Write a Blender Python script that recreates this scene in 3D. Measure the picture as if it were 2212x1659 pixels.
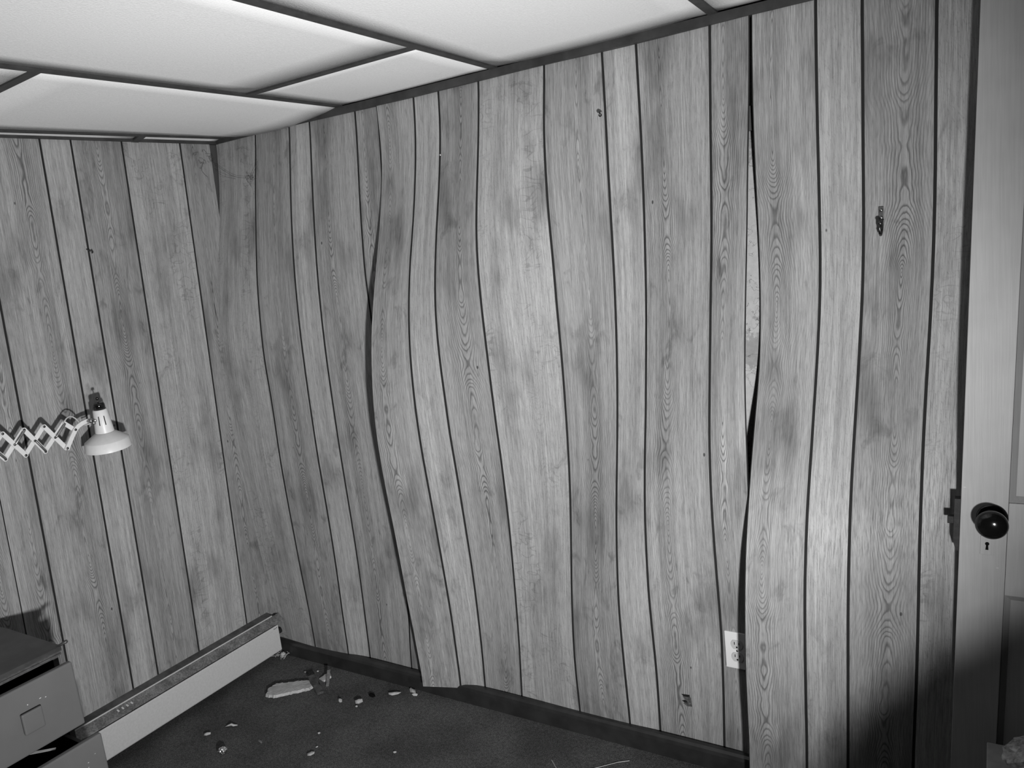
import bpy, bmesh, math, random
from mathutils import Vector, Matrix
random.seed(7)
scene = bpy.context.scene
for o in list(bpy.data.objects): bpy.data.objects.remove(o, do_unlink=True)
COL = scene.collection

# ------------------------------------------------------------------ camera, world, lights, exposure
cd = bpy.data.cameras.new('camera'); cam = bpy.data.objects.new('camera', cd); COL.objects.link(cam)
cam.location = (2.6609, -2.0794, 1.6264)
cam.rotation_euler = (1.389368, 0.108278, 0.555526)
cd.sensor_fit = 'HORIZONTAL'; cd.sensor_width = 36.0; cd.lens = 1720.0 / 2212 * 36.0
cd.shift_x = 0.0009; cd.clip_start = 0.02; cd.clip_end = 50
scene.camera = cam
w = bpy.data.worlds.new('World'); scene.world = w; w.use_nodes = True
w.node_tree.nodes['Background'].inputs[0].default_value = (0.5, 0.5, 0.5, 1)
w.node_tree.nodes['Background'].inputs[1].default_value = 0.0
vs = scene.view_settings
vs.view_transform = 'Standard'; vs.look = 'None'; vs.gamma = 1.0; vs.exposure = -0.1; vs.use_curve_mapping = False

VX, VY = 0.0378, 0.0164                       # the old house leans by two degrees
def sh(p): return (p[0] + VX * p[2], p[1] + VY * p[2], p[2])

def lamp_obj(name, kind, loc, energy, radius, target=None, angle=None, blend=0.5):
    ld = bpy.data.lights.new(name, kind); ld.energy = energy; ld.shadow_soft_size = radius
    lo = bpy.data.objects.new(name, ld); COL.objects.link(lo); lo.location = loc
    if target is not None:
        lo.rotation_euler = (Vector(target) - Vector(loc)).to_track_quat('-Z', 'Y').to_euler()
    if angle: ld.spot_size = angle; ld.spot_blend = blend
    return lo
# hand-held strobe, low and to the right of the lens
flash = lamp_obj('flash', 'SPOT', sh((2.92, -2.05, 0.85)), 400.0, 0.055, sh((0.60, 0.0, 1.42)), math.radians(97), 1.0)
# ------------------------------------------------------------------ helpers
def link(o, parent=None):
    COL.objects.link(o)
    if parent is not None: o.parent = parent
    return o
def mesh(name, verts, faces, mat, parent=None, uv=None, smooth=False):
    me = bpy.data.meshes.new(name); me.from_pydata([tuple(v) for v in verts], [], faces); me.update()
    if uv is not None:
        l = me.uv_layers.new(name='UVMap')
        for lp in me.loops: l.data[lp.index].uv = uv[lp.vertex_index]
    if smooth: me.polygons.foreach_set('use_smooth', [True] * len(me.polygons))
    if mat is not None: me.materials.append(mat)
    return link(bpy.data.objects.new(name, me), parent)
def bmobj(name, bm, mat, parent=None, smooth=False):
    me = bpy.data.meshes.new(name); bmesh.ops.recalc_face_normals(bm, faces=bm.faces); bm.to_mesh(me); bm.free()
    if smooth: me.polygons.foreach_set('use_smooth', [True] * len(me.polygons))
    if mat is not None: me.materials.append(mat)
    return link(bpy.data.objects.new(name, me), parent)
def empty(name, loc=(0, 0, 0)):
    o = bpy.data.objects.new(name, None); o.empty_display_size = 0.05; o.location = loc; return link(o)
def tag(o, label=None, cat=None, group=None, kind=None):
    if label: o['label'] = label
    if cat: o['category'] = cat
    if group: o['group'] = group
    if kind: o['kind'] = kind
    return o
def bbox(bm, lo, hi, bev=0.0, seg=2, mat=None):
    v = [bm.verts.new((x, y, z)) for x in (lo[0], hi[0]) for y in (lo[1], hi[1]) for z in (lo[2], hi[2])]
    fs = [bm.faces.new([v[i] for i in q]) for q in ((0,1,3,2),(4,6,7,5),(0,4,5,1),(2,3,7,6),(0,2,6,4),(1,5,7,3))]
    if bev > 0:
        es = list({e for f in fs for e in f.edges})
        bmesh.ops.bevel(bm, geom=es, offset=bev, segments=seg, profile=0.6, affect='EDGES')
    return v
def box(name, lo, hi, mat, parent=None, bev=0.0, seg=2):
    bm = bmesh.new(); bbox(bm, lo, hi, bev, seg); return bmobj(name, bm, mat, parent)
def shear_box(name, lo, hi, mat, parent=None, bev=0.0):
    bm = bmesh.new(); bbox(bm, lo, hi, bev)
    for v in bm.verts: v.co = sh(v.co)
    return bmobj(name, bm, mat, parent)
def tube_data(pts, rad, n=10, caps=True):
    pts = [Vector(p) for p in pts]; vs_, fs = [], []
    up = Vector((0, 0, 1))
    for i, p in enumerate(pts):
        t = (pts[min(i + 1, len(pts) - 1)] - pts[max(i - 1, 0)]).normalized()
        a = t.cross(up if abs(t.z) < .95 else Vector((1, 0, 0))).normalized(); b = t.cross(a)
        r = rad[i] if isinstance(rad, (list, tuple)) else rad
        for k in range(n):
            an = 2 * math.pi * k / n; vs_.append(p + a * math.cos(an) * r + b * math.sin(an) * r)
    for i in range(len(pts) - 1):
        for k in range(n):
            k2 = (k + 1) % n; fs.append((i * n + k, i * n + k2, (i + 1) * n + k2, (i + 1) * n + k))
    if caps:
        fs.append(tuple(range(n))); fs.append(tuple((len(pts) - 1) * n + k for k in reversed(range(n))))
    return vs_, fs
def tube(name, pts, rad, mat, parent=None, n=10):
    v, f = tube_data(pts, rad, n)
    bm = bmesh.new(); bv = [bm.verts.new(x) for x in v]
    for q in f: bm.faces.new([bv[i] for i in q])
    o = bmobj(name, bm, mat, parent, smooth=n > 6)
    return o
def lathe(name, prof, mat, parent=None, n=40, origin=(0, 0, 0), axis=(0, 0, 1), smooth=True, close=False):
    """prof: list of (r, h) along the axis"""
    ax = Vector(axis).normalized(); a = ax.cross(Vector((1, 0, 0)) if abs(ax.x) < .9 else Vector((0, 1, 0))).normalized(); b = ax.cross(a)
    O = Vector(origin); bm = bmesh.new(); rings = []
    for r, h in prof:
        if r < 1e-6: rings.append([bm.verts.new(O + ax * h)])
        else: rings.append([bm.verts.new(O + ax * h + a * math.cos(2 * math.pi * k / n) * r + b * math.sin(2 * math.pi * k / n) * r) for k in range(n)])
    for A, B in zip(rings[:-1], rings[1:]):
        for k in range(n):
            k2 = (k + 1) % n
            q = [A[k % len(A)], A[k2 % len(A)], B[k2 % len(B)], B[k % len(B)]]
            u = []
            for x in q:
                if x not in u: u.append(x)
            if len(u) > 2: bm.faces.new(u)
    return bmobj(name, bm, mat, parent, smooth=smooth)
def hermite(xs, ys, x):
    n = len(xs)
    if x <= xs[0]: return ys[0]
    if x >= xs[-1]: return ys[-1]
    i = 0
    while xs[i + 1] < x: i += 1
    def m(k):
        if k == 0: return (ys[1] - ys[0]) / (xs[1] - xs[0])
        if k == n - 1: return (ys[-1] - ys[-2]) / (xs[-1] - xs[-2])
        return (ys[k + 1] - ys[k - 1]) / (xs[k + 1] - xs[k - 1])
    h = xs[i + 1] - xs[i]; t = (x - xs[i]) / h; t2 = t * t; t3 = t2 * t
    return (2*t3-3*t2+1)*ys[i] + (t3-2*t2+t)*h*m(i) + (-2*t3+3*t2)*ys[i+1] + (t3-t2)*h*m(i+1)

# ------------------------------------------------------------------ materials
class NT:
    def __init__(s, name):
        s.m = bpy.data.materials.new(name); s.m.use_nodes = True; s.t = s.m.node_tree; s.n = s.t.nodes; s.l = s.t.links
        s.b = s.n['Principled BSDF']
    def new(s, typ, **kw):
        x = s.n.new(typ)
        for k, v in kw.items(): setattr(x, k, v)
        return x
    def put(s, sock, v):
        if hasattr(v, 'node') or isinstance(v, bpy.types.NodeSocket): s.l.new(v, sock)
        else: sock.default_value = v
    def math(s, op, a, b=0.0, c=0.0, clamp=False):
        x = s.new('ShaderNodeMath', operation=op); x.use_clamp = clamp
        s.put(x.inputs[0], a); s.put(x.inputs[1], b)
        if len(x.inputs) > 2: s.put(x.inputs[2], c)
        return x.outputs[0]
    def noise(s, vec, scale=1.0, detail=2.0, rough=0.5, dist=0.0):
        x = s.new('ShaderNodeTexNoise'); s.put(x.inputs['Vector'], vec); x.inputs['Scale'].default_value = scale
        x.inputs['Detail'].default_value = detail; x.inputs['Roughness'].default_value = rough; x.inputs['Distortion'].default_value = dist
        return x.outputs[0]
    def comb(s, x, y, z):
        c = s.new('ShaderNodeCombineXYZ'); s.put(c.inputs[0], x); s.put(c.inputs[1], y); s.put(c.inputs[2], z); return c.outputs[0]
    def attr(s, name):
        a = s.new('ShaderNodeAttribute', attribute_type='OBJECT', attribute_name=name); return a.outputs['Fac']
    def ramp(s, v, lo, hi, a=0.0, b=1.0, smooth=True):
        x = s.new('ShaderNodeMapRange', interpolation_type='SMOOTHSTEP' if smooth else 'LINEAR')
        s.put(x.inputs[0], v)
        for i, q in enumerate((lo, hi, a, b)): s.put(x.inputs[i + 1], q)
        return x.outputs[0]
    def grey(s, v):
        c = s.new('ShaderNodeCombineColor')
        for i in range(3): s.put(c.inputs[i], v)
        return c.outputs[0]
    def bump(s, h, strength=0.3, dist=0.001):
        b = s.new('ShaderNodeBump'); b.inputs['Strength'].default_value = strength; b.inputs['Distance'].default_value = dist
        s.put(b.inputs['Height'], h); s.l.new(b.outputs[0], s.b.inputs['Normal'])
    def setup(s, rough=0.6, metal=0.0, spec=0.5):
        s.b.inputs['Roughness'].default_value = rough; s.b.inputs['Metallic'].default_value = metal
        s.b.inputs['Specular IOR Level'].default_value = spec
def plain(name, g, rough=0.6, metal=0.0, spec=0.5, var=0.0, scale=40.0, bump=0.0, detail=3.0):
    n = NT(name); n.setup(rough, metal, spec)
    if var or bump:
        tc = n.new('ShaderNodeTexCoord').outputs['Object']; ns = n.noise(tc, scale, detail, 0.6)
        n.put(n.b.inputs['Base Color'], n.grey(n.math('MULTIPLY', g, n.ramp(ns, 0.25, 0.75, 1 - var, 1 + var))))
        if bump: n.bump(ns, bump, 0.002)
    else: n.b.inputs['Base Color'].default_value = (g, g, g, 1)
    return n.m

def wood_material():
    n = NT('oak_print_panel'); n.setup(0.45, 0, 0.30)
    uvn = n.new('ShaderNodeUVMap', uv_map='UVMap').outputs[0]
    sp = n.new('ShaderNodeSeparateXYZ'); n.l.new(uvn, sp.inputs[0]); u, v = sp.outputs[0], sp.outputs[1]
    seed, cx, cat, tone, fleck = (n.attr(a) for a in ('g_seed', 'g_cx', 'g_cat', 'g_tone', 'g_fleck'))
    sd = n.math('MULTIPLY', seed, 17.31)
    def N(su, sv, off=0.0, detail=2.0, rough=0.5, dist=0.0):
        return n.noise(n.comb(n.math('MULTIPLY', u, su), n.math('MULTIPLY', v, sv), n.math('ADD', sd, off)), 1.0, detail, rough, dist)
    # rings cut at a shallow angle: nested ovals and chevrons along the board
    wob = n.math('MULTIPLY', n.math('SUBTRACT', N(0, 1.7, 3.1), 0.5), 0.035)
    u1 = n.math('SUBTRACT', n.math('SUBTRACT', u, cx), wob)
    dep = n.math('ADD', n.math('MULTIPLY', n.math('SUBTRACT', N(0, 1.5, 9.7, 1.5), 0.5), 0.30),
                 n.math('MULTIPLY', n.math('SUBTRACT', N(3.0, 7.0, 5.2, 2.0), 0.5), 0.035))
    u2 = n.math('MULTIPLY', u1, n.ramp(n.math('ABSOLUTE', u1), 0.0, 0.09, 1.5, 0.95))
    r = n.math('SQRT', n.math('ADD', n.math('MULTIPLY', u2, u2), n.math('MULTIPLY', dep, dep)))
    r = n.math('ADD', r, n.math('MULTIPLY', n.math('SUBTRACT', N(55, 9, 1.4, 3.0, 0.6), 0.5), 0.0042))
    ph = n.math('FRACT', n.math('MULTIPLY', r, 225.0))
    ring = n.math('MULTIPLY', n.ramp(ph, 0.0, 0.40), n.ramp(ph, 0.80, 1.0, 1.0, 0.0))      # 0 = dark line
    ringm = n.math('MULTIPLY', n.math('MULTIPLY', n.ramp(n.math('ABSOLUTE', u1), 0.012, 0.062, 1.0, 0.18), cat), n.ramp(N(9, 1.6, 30.0), 0.35, 0.6, 0.45, 1.0))
    f_ring = n.math('SUBTRACT', 1.0, n.math('MULTIPLY', n.math('MULTIPLY', n.math('SUBTRACT', 1.0, ring), ringm), 0.60))
    # straight streaks and pores
    st = n.ramp(N(140, 2.2, 11.0, 3.0, 0.6), 0.28, 0.72, 0.86, 1.12)
    st = n.math('MULTIPLY', st, n.ramp(N(360, 5.0, 15.0, 3.0, 0.65), 0.28, 0.72, 0.86, 1.12))
    wide = n.ramp(N(28, 0.8, 21.0, 2.0, 0.5), 0.25, 0.75, 0.88, 1.12)
    pore = n.ramp(N(640, 24, 41.0, 3.0, 0.65), 0.32, 0.58, 0.70, 1.06)
    # skewed ticks of the ray figure
    sk = n.math('ADD', n.math('MULTIPLY', v, 150.0), n.math('MULTIPLY', u, 210.0))
    tick = n.noise(n.comb(n.math('MULTIPLY', u, 260.0), sk, n.math('ADD', sd, 60.0)), 1.0, 2.0, 0.5)
    f_tick = n.math('SUBTRACT', 1.0, n.math('MULTIPLY', n.ramp(tick, 0.42, 0.30, 0.0, 1.0), n.math('MULTIPLY', fleck, 0.20)))
    # flake curls of the widest boards
    cv = N(13, 26, 70.0, 2.0, 0.5, 0.9)
    line = n.ramp(n.math('ABSOLUTE', n.math('SUBTRACT', cv, 0.5)), 0.0, 0.03, 1.0, 0.0)
    f_curl = n.math('SUBTRACT', 1.0, n.math('MULTIPLY', n.math('MULTIPLY', line, n.ramp(N(9, 4.0, 77.0), 0.48, 0.62)), n.math('MULTIPLY', n.math('GREATER_THAN', fleck, 0.8), 0.26)))
    # smoky patches, dark knotty smears
    blot = n.ramp(N(9, 3.2, 80.0, 3.0, 0.55), 0.22, 0.5, 0.60, 1.05)
    sm = N(36, 6.5, 91.0, 4.0, 0.6)
    smear = n.math('MULTIPLY', n.ramp(sm, 0.62, 0.78), n.ramp(N(5, 1.6, 95.0), 0.5, 0.66))
    f_sm = n.math('SUBTRACT', 1.0, n.math('MULTIPLY', smear, 0.55))
    dotn = n.new('ShaderNodeTexVoronoi'); n.put(dotn.inputs['Vector'], n.comb(n.math('MULTIPLY', u, 9.0), n.math('MULTIPLY', v, 5.0), sd)); dotn.inputs['Scale'].default_value = 1.0
    f_dot = n.ramp(dotn.outputs['Distance'], 0.018, 0.034, 0.25, 1.0)
    # feathery smoke across the figured boards
    fe = n.math('MULTIPLY', n.ramp(N(22, 11, 120.0, 4.0, 0.6, 0.8), 0.52, 0.72), n.ramp(N(4, 2.6, 130.0), 0.46, 0.6))
    f_fe = n.math('SUBTRACT', 1.0, n.math('MULTIPLY', fe, 0.34))
    c = n.math('MULTIPLY', tone, f_fe)
    for f in (f_ring, st, wide, pore, f_tick, f_curl, blot, f_sm, f_dot): c = n.math('MULTIPLY', c, f)
    c = n.math('MULTIPLY', c, WOOD)
    n.put(n.b.inputs['Base Color'], n.grey(c))
    n.put(n.b.inputs['Roughness'], n.ramp(pore, 0.8, 1.03, 0.58, 0.40))
    n.bump(n.math('MULTIPLY', pore, st), 0.12, 0.0006)
    return n.m
WOOD = 0.268
M_wood = wood_material()
M_groove = plain('panel_groove', 0.018, 0.8, 0, 0.15)
M_edge = plain('panel_core', 0.05, 0.8)
def plaster_material():
    n = NT('old_plaster'); n.setup(0.85, 0, 0.2)
    tc = n.new('ShaderNodeTexCoord').outputs['Object']
    a = n.noise(tc, 60.0, 4, 0.65); b = n.noise(tc, 7.0, 3, 0.6)
    cr = n.noise(tc, 6.0, 5, 0.65, 0.3)
    crack = n.ramp(n.math('ABSOLUTE', n.math('SUBTRACT', cr, 0.5)), 0.0, 0.004, 0.35, 1.0)
    g = n.math('MULTIPLY', n.math('MULTIPLY', n.ramp(a, 0.3, 0.7, 0.9, 1.06), n.ramp(n.noise(tc, 5.0, 6, 0.65), 0.40, 0.43, 0.66, 1.0)), n.math('MULTIPLY', crack, 0.35))
    n.put(n.b.inputs['Base Color'], n.grey(g)); n.bump(a, 0.4, 0.003)
    return n.m
M_plaster = plaster_material()
TILE = 0.78
def tile_material():
    n = NT('ceiling_tile_white'); n.setup(0.8, 0, 0.2)
    tc = n.new('ShaderNodeTexCoord').outputs['Object']
    a = n.noise(tc, 220.0, 3, 0.7)
    n.put(n.b.inputs['Base Color'], n.grey(n.ramp(a, 0.25, 0.75, TILE * 0.94, TILE * 1.06)))
    n.bump(a, 0.35, 0.004)
    return n.m
M_tile = tile_material()
M_grid = plain('ceiling_grid_dark', 0.042, 0.55, 0, 0.4, var=0.25, scale=25)
M_trimm = plain('ceiling_angle_dark', 0.035, 0.55, 0, 0.4, var=0.3, scale=18)
def carpet_material():
    n = NT('carpet_dark'); n.setup(0.95, 0, 0.1)
    tc = n.new('ShaderNodeTexCoord').outputs['Object']
    a = n.noise(tc, 320.0, 3, 0.75); b = n.noise(tc, 3.5, 4, 0.6); d = n.noise(tc, 90.0, 3, 0.7)
    lint = n.ramp(n.noise(tc, 260.0, 2, 0.5), 0.73, 0.78, 0.0, 0.09)
    g = n.math('MULTIPLY', n.math('MULTIPLY', n.ramp(a, 0.3, 0.7, 0.25, 1.85), n.ramp(b, 0.3, 0.7, 0.75, 1.25)), n.math('MULTIPLY', n.ramp(d, 0.3, 0.7, 0.75, 1.25), CARPET))
    n.put(n.b.inputs['Base Color'], n.grey(n.math('ADD', g, lint))); n.bump(a, 0.9, 0.006)
    return n.m
CARPET = 0.092
M_carpet = carpet_material()
M_base = plain('baseboard_dark_stain', 0.022, 0.35, 0, 0.5, var=0.3, scale=14)
def paint_material(name, g, rough=0.45):
    n = NT(name); n.setup(rough, 0, 0.5)
    tc = n.new('ShaderNodeTexCoord').outputs['Object']
    mp = n.new('ShaderNodeMapping'); n.l.new(tc, mp.inputs[0]); mp.inputs['Scale'].default_value = (260, 260, 6)
    a = n.noise(mp.outputs[0], 1.0, 3, 0.6); b = n.noise(tc, 6.0, 3, 0.6)
    n.put(n.b.inputs['Base Color'], n.grey(n.math('MULTIPLY', g, n.math('MULTIPLY', n.ramp(a, 0.3, 0.7, 0.95, 1.05), n.ramp(b, 0.3, 0.7, 0.94, 1.06)))))
    n.bump(a, 0.15, 0.0012)
    return n.m
M_door = paint_material('door_paint', 0.36)
M_doorc = paint_material('door_bare_patch', 0.5)
M_doorm = paint_material('door_moulding_paint', 0.30)
M_black = plain('black_gloss', 0.006, 0.12, 0, 0.5)
M_blackm = plain('black_matte', 0.004, 0.8, 0, 0.1)
M_lock = plain('lock_iron', 0.03, 0.6, 0.3, 0.3, var=0.3, scale=80)
M_steel = plain('worn_steel', 0.35, 0.35, 1.0, var=0.4, scale=60)
M_dsteel = plain('dark_steel', 0.10, 0.38, 1.0, var=0.4, scale=60)
M_white = plain('lamp_enamel', 0.62, 0.4, 0, 0.5, var=0.05, scale=30)
M_plate = plain('outlet_white', 0.62, 0.35, 0, 0.5)
M_recep = plain('outlet_face', 0.42, 0.4)
M_heat = plain('heater_front_enamel', 0.47, 0.5, 0, 0.4, var=0.06, scale=120)
def rust_material():
    n = NT('heater_top_worn'); n.setup(0.55, 0.1, 0.4)
    tc = n.new('ShaderNodeTexCoord').outputs['Object']
    a = n.noise(tc, 20.0, 5, 0.7); b = n.noise(tc, 160.0, 3, 0.7)
    n.put(n.b.inputs['Base Color'], n.grey(n.math('MULTIPLY', n.ramp(a, 0.3, 0.7, 0.6, 1.25), n.math('MULTIPLY', n.ramp(b, 0.3, 0.7, 0.7, 1.3), 0.15))))
    return n.m
M_rust = rust_material()
M_rust2 = plain('heater_back_worn', 0.06, 0.6, 0.1, 0.4, var=0.5, scale=18)
M_dtop = plain('dresser_top_dark', 0.045, 0.35, 0, 0.5, var=0.35, scale=16)
M_dedge = plain('dresser_edge_ply', 0.07, 0.5, 0, 0.4, var=0.35, scale=90)
M_dfront = plain('drawer_front_paint', 0.115, 0.45, 0, 0.5, var=0.05, scale=9)
M_dside = plain('dresser_side', 0.03, 0.6)
# measured grooves: rows of height, then (position, bulge) in tenths of a millimetre
ZR=[0.03,0.1,0.17,0.24,0.31,0.38,0.45,0.52,0.59,0.66,0.73,0.8,0.87,0.94,1.01,1.08,1.15,1.22,1.29,1.36,1.43,1.5,1.57,1.64,1.71,1.78,1.85,1.92,1.99,2.06,2.13]
G={
'G1':([2247,2240,2236,2235,2231,2226,2225,2227,2227,2227,2226,2223,2222,2224,2230,2232,2232,2221,2214,2217,2219,2218,2216,2219,2224,2225,2226,2227,2232,2250,2275],[198,218,256,305,365,426,483,537,590,642,691,736,773,798,819,841,868,900,922,920,896,856,800,724,634,536,432,325,215,117,58]),
'G2':([4028,4025,4016,4014,4018,4021,4023,4024,4023,4021,4019,4016,4013,4012,4013,4014,4014,4013,4011,4009,4009,4010,4010,4011,4011,4011,4012,4015,4020,4034,4052],[126,136,160,186,207,230,255,285,321,362,407,455,500,537,570,598,622,641,654,658,653,637,609,565,509,442,362,276,189,111,67]),
'G3':([5020,5020,5017,5017,5018,5020,5021,5021,5020,5018,5017,5015,5013,5012,5012,5013,5013,5011,5009,5008,5009,5009,5010,5010,5011,5012,5013,5015,5018,5028,5040],[-54,-50,-38,-22,-5,15,42,74,112,156,203,251,298,340,378,413,443,469,488,497,496,485,462,427,381,328,267,203,137,80,48]),
'E1':([8267,8218,8153,8104,8071,8064,8065,8067,8069,8070,8066,8062,8059,8056,8050,8049,8051,8054,8052,8051,8053,8060,8064,8069,8077,8076,8081,8087,8079,8067,8060],[716,693,702,729,785,872,955,1036,1118,1203,1295,1387,1469,1540,1588,1603,1588,1539,1461,1350,1203,1028,836,639,449,279,138,42,6,9,19]),
'G5':([9673,9649,9616,9591,9581,9579,9577,9575,9574,9574,9573,9573,9569,9566,9563,9563,9563,9561,9560,9558,9560,9560,9562,9569,9578,9580,9582,9585,9585,9583,9585],[259,247,257,278,316,382,459,543,630,720,811,903,996,1083,1156,1213,1249,1258,1242,1196,1116,1001,857,690,516,355,212,93,6,-43,-63]),
'G6':([10585,10585,10588,10588,10588,10589,10590,10589,10587,10585,10584,10584,10584,10582,10576,10577,10580,10575,10571,10570,10567,10569,10572,10576,10580,10586,10591,10593,10595,10593,10594],[17,23,34,56,87,126,175,233,305,383,466,550,637,726,812,882,942,995,1031,1042,1017,946,839,707,557,400,252,124,32,-18,-38]),
'G7':([12105,12109,12114,12115,12115,12114,12113,12112,12113,12115,12114,12113,12114,12113,12110,12108,12108,12108,12108,12106,12102,12099,12098,12095,12097,12105,12110,12115,12117,12124,12134],[-5,-19,-40,-57,-61,-57,-46,-28,-5,27,70,122,181,248,323,397,465,527,585,638,682,705,703,661,575,463,341,220,110,23,-23]),
'G8':([14430,14421,14412,14407,14405,14407,14411,14414,14417,14420,14423,14425,14426,14425,14424,14422,14422,14422,14421,14419,14417,14420,14420,14416,14413,14413,14410,14409,14416,14428,14439],[57,90,141,186,202,195,174,132,77,19,-35,-78,-108,-122,-122,-111,-90,-59,-19,29,77,120,167,218,256,267,257,217,147,69,25]),
'G9':([16221,16213,16208,16206,16204,16201,16197,16196,16197,16199,16201,16202,16205,16208,16210,16211,16213,16213,16213,16214,16215,16214,16211,16208,16207,16206,16207,16208,16208,16206,16203],[35,85,159,237,312,376,427,452,449,429,387,324,241,149,62,-16,-80,-133,-173,-194,-199,-198,-190,-172,-151,-131,-116,-101,-83,-63,-50]),
'G10':([17213,17211,17212,17213,17211,17207,17204,17199,17198,17200,17199,17198,17199,17201,17204,17208,17208,17207,17207,17209,17209,17209,17209,17210,17210,17210,17209,17208,17206,17203,17200],[-35,-4,43,99,172,263,357,437,488,519,530,516,471,403,316,224,142,65,-11,-79,-128,-161,-184,-196,-199,-196,-182,-152,-115,-82,-63]),
'G11':([19241,19242,19245,19246,19247,19248,19247,19243,19241,19239,19238,19236,19234,19234,19234,19235,19238,19240,19241,19241,19241,19243,19245,19243,19242,19241,19241,19241,19242,19243,19244],[-37,-37,-37,-33,-13,25,86,180,292,403,508,598,663,703,711,692,643,576,504,430,356,283,219,174,144,120,97,72,46,23,12]),
'E2':([20297,20298,20301,20298,20294,20292,20292,20292,20292,20291,20290,20292,20294,20293,20294,20297,20302,20309,20315,20322,20321,20312,20303,20298,20295,20295,20293,20293,20294,20296,20297],[1102,1105,1126,1180,1246,1301,1332,1338,1316,1266,1181,1044,859,646,407,153,-92,-280,-375,-398,-399,-389,-346,-261,-162,-71,0,43,59,58,54]),
'G12':([21816,21816,21816,21815,21814,21812,21806,21799,21790,21785,21782,21779,21778,21784,21790,21791,21794,21804,21823,21846,21858,21857,21851,21848,21845,21839,21833,21825,21815,21804,21798],[904,906,924,967,1022,1067,1092,1097,1079,1038,969,856,705,530,334,125,-76,-230,-307,-326,-327,-319,-284,-214,-132,-58,0,35,48,48,44]),
'G13':([22827,22827,22827,22827,22826,22824,22820,22812,22803,22797,22792,22787,22782,22782,22787,22794,22802,22814,22833,22854,22870,22875,22875,22871,22866,22860,22853,22844,22831,22816,22811],[727,730,743,779,822,859,879,883,869,836,780,689,567,426,269,101,-61,-185,-247,-263,-263,-257,-228,-172,-107,-47,0,28,39,38,35]),
'G14':([24358,24358,24358,24360,24368,24378,24382,24382,24378,24371,24361,24353,24346,24342,24339,24340,24346,24357,24372,24386,24397,24402,24403,24400,24392,24380,24369,24358,24345,24336,24334],[529,531,541,566,598,624,639,642,632,608,567,501,413,310,196,73,-44,-134,-180,-191,-192,-187,-166,-125,-78,-34,0,20,28,28,26]),
'G4':([7148,7160,7188,7237,7261,7251,7240,7230,7220,7210,7200,7190,7180,7170,7160,7150,7140,7129,7119,7109,7099,7070,7046,7052,7057,7063,7069,7075,7081,7086,7089],[-40,-40,-40,-40,-38,-35,-30,-25,-17,-3,15,33,53,74,97,120,143,163,180,195,210,220,220,207,185,153,110,61,14,-19,-35]),
'F2':([20255,20255,20255,20255,20255,20255,20255,20255,20255,20255,20255,20255,20255,20255,20255,20254,20253,20252,20252,20253,20254,20256,20257,20257,20256,20256,20257,20258,20259,20260,20261],[0,0,0,3,19,57,110,180,273,375,476,568,639,698,751,799,831,828,788,732,665,588,512,445,380,312,242,175,123,92,82]),
'F1':([8026,8026,8026,8026,8026,8026,8026,8026,8026,8026,8026,8026,8026,8026,8026,8026,8026,8026,8026,8026,8026,8026,8026,8026,8026,8026,8026,8026,8026,8026,8026],[-33,-35,-41,-48,-55,-59,-66,-75,-82,-83,-79,-75,-70,-59,-44,-27,-8,10,26,45,67,88,98,97,87,65,32,-10,-47,-68,-77]),
'C':([-40,-40,-40,-40,-40,-40,-40,-40,-40,-40,-40,-40,-40,-40,-40,-40,-40,-40,-40,-40,-40,-40,-40,-40,-40,-40,-40,-40,-40,-40,-40],[100,153,222,291,359,430,508,591,676,757,831,901,966,1021,1070,1118,1154,1168,1162,1130,1061,962,843,707,561,411,269,156,82,34,8]),
'D3':([26658,26658,26658,26660,26668,26678,26682,26682,26678,26671,26661,26653,26646,26642,26639,26640,26646,26657,26672,26686,26697,26702,26703,26700,26692,26680,26669,26658,26645,26636,26634],[317,318,324,340,359,375,384,385,379,365,340,301,248,186,117,44,-27,-81,-108,-115,-115,-112,-100,-75,-47,-20,0,12,17,17,15]),
}
# ------------------------------------------------------------------ the panelled walls
ZN = 60
def gcol(k, z):
    X, B = G[k]
    return hermite(ZR, X, z) * 1e-4, hermite(ZR, B, z) * 1e-4
class Sheet:
    """A warped sheet of panelling: columns of measured grooves, smooth between them."""
    def __init__(s, cols, z0, z1):
        s.c = cols; s.z = [z0 + (z1 - z0) * i / ZN for i in range(ZN + 1)]
        s.t = [[gcol(k, z) for k in cols] for z in s.z]
    def at(s, row, i, f):
        r = s.t[row]; xs = [q[0] for q in r]; bs = [q[1] for q in r]
        x = xs[i] + (xs[i + 1] - xs[i]) * f
        return x, hermite(xs, bs, x)
def solid_grid(front, depth_fn, nz, nx):
    """front[row][col] points; returns verts, faces of a closed thin sheet."""
    V = [p for r in front for p in r]; n0 = len(V)
    V = V + [depth_fn(p) for r in front for p in r]; F = []
    def id(r, c): return r * (nx + 1) + c
    for r in range(nz):
        for c in range(nx):
            a, b, d, e = id(r, c), id(r, c + 1), id(r + 1, c + 1), id(r + 1, c)
            F.append((a, b, d, e)); F.append((n0 + e, n0 + d, n0 + b, n0 + a))
    V2 = list(V); nb = len(V)                      # rim faces get vertices of their own so the face shading stays clean
    def rim(a, b):
        F.append(tuple(len(V2) + q for q in range(4))); V2.extend((V[a], V[b], V[n0 + b], V[n0 + a])); RIM.extend((a, b, b, a))
    RIM = []
    for r in range(nz):
        rim(id(r, 0), id(r + 1, 0)); rim(id(r + 1, nx), id(r, nx))
    for c in range(nx):
        rim(id(0, c + 1), id(0, c)); rim(id(nz, c), id(nz, c + 1))
    return V2, F, RIM
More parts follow.
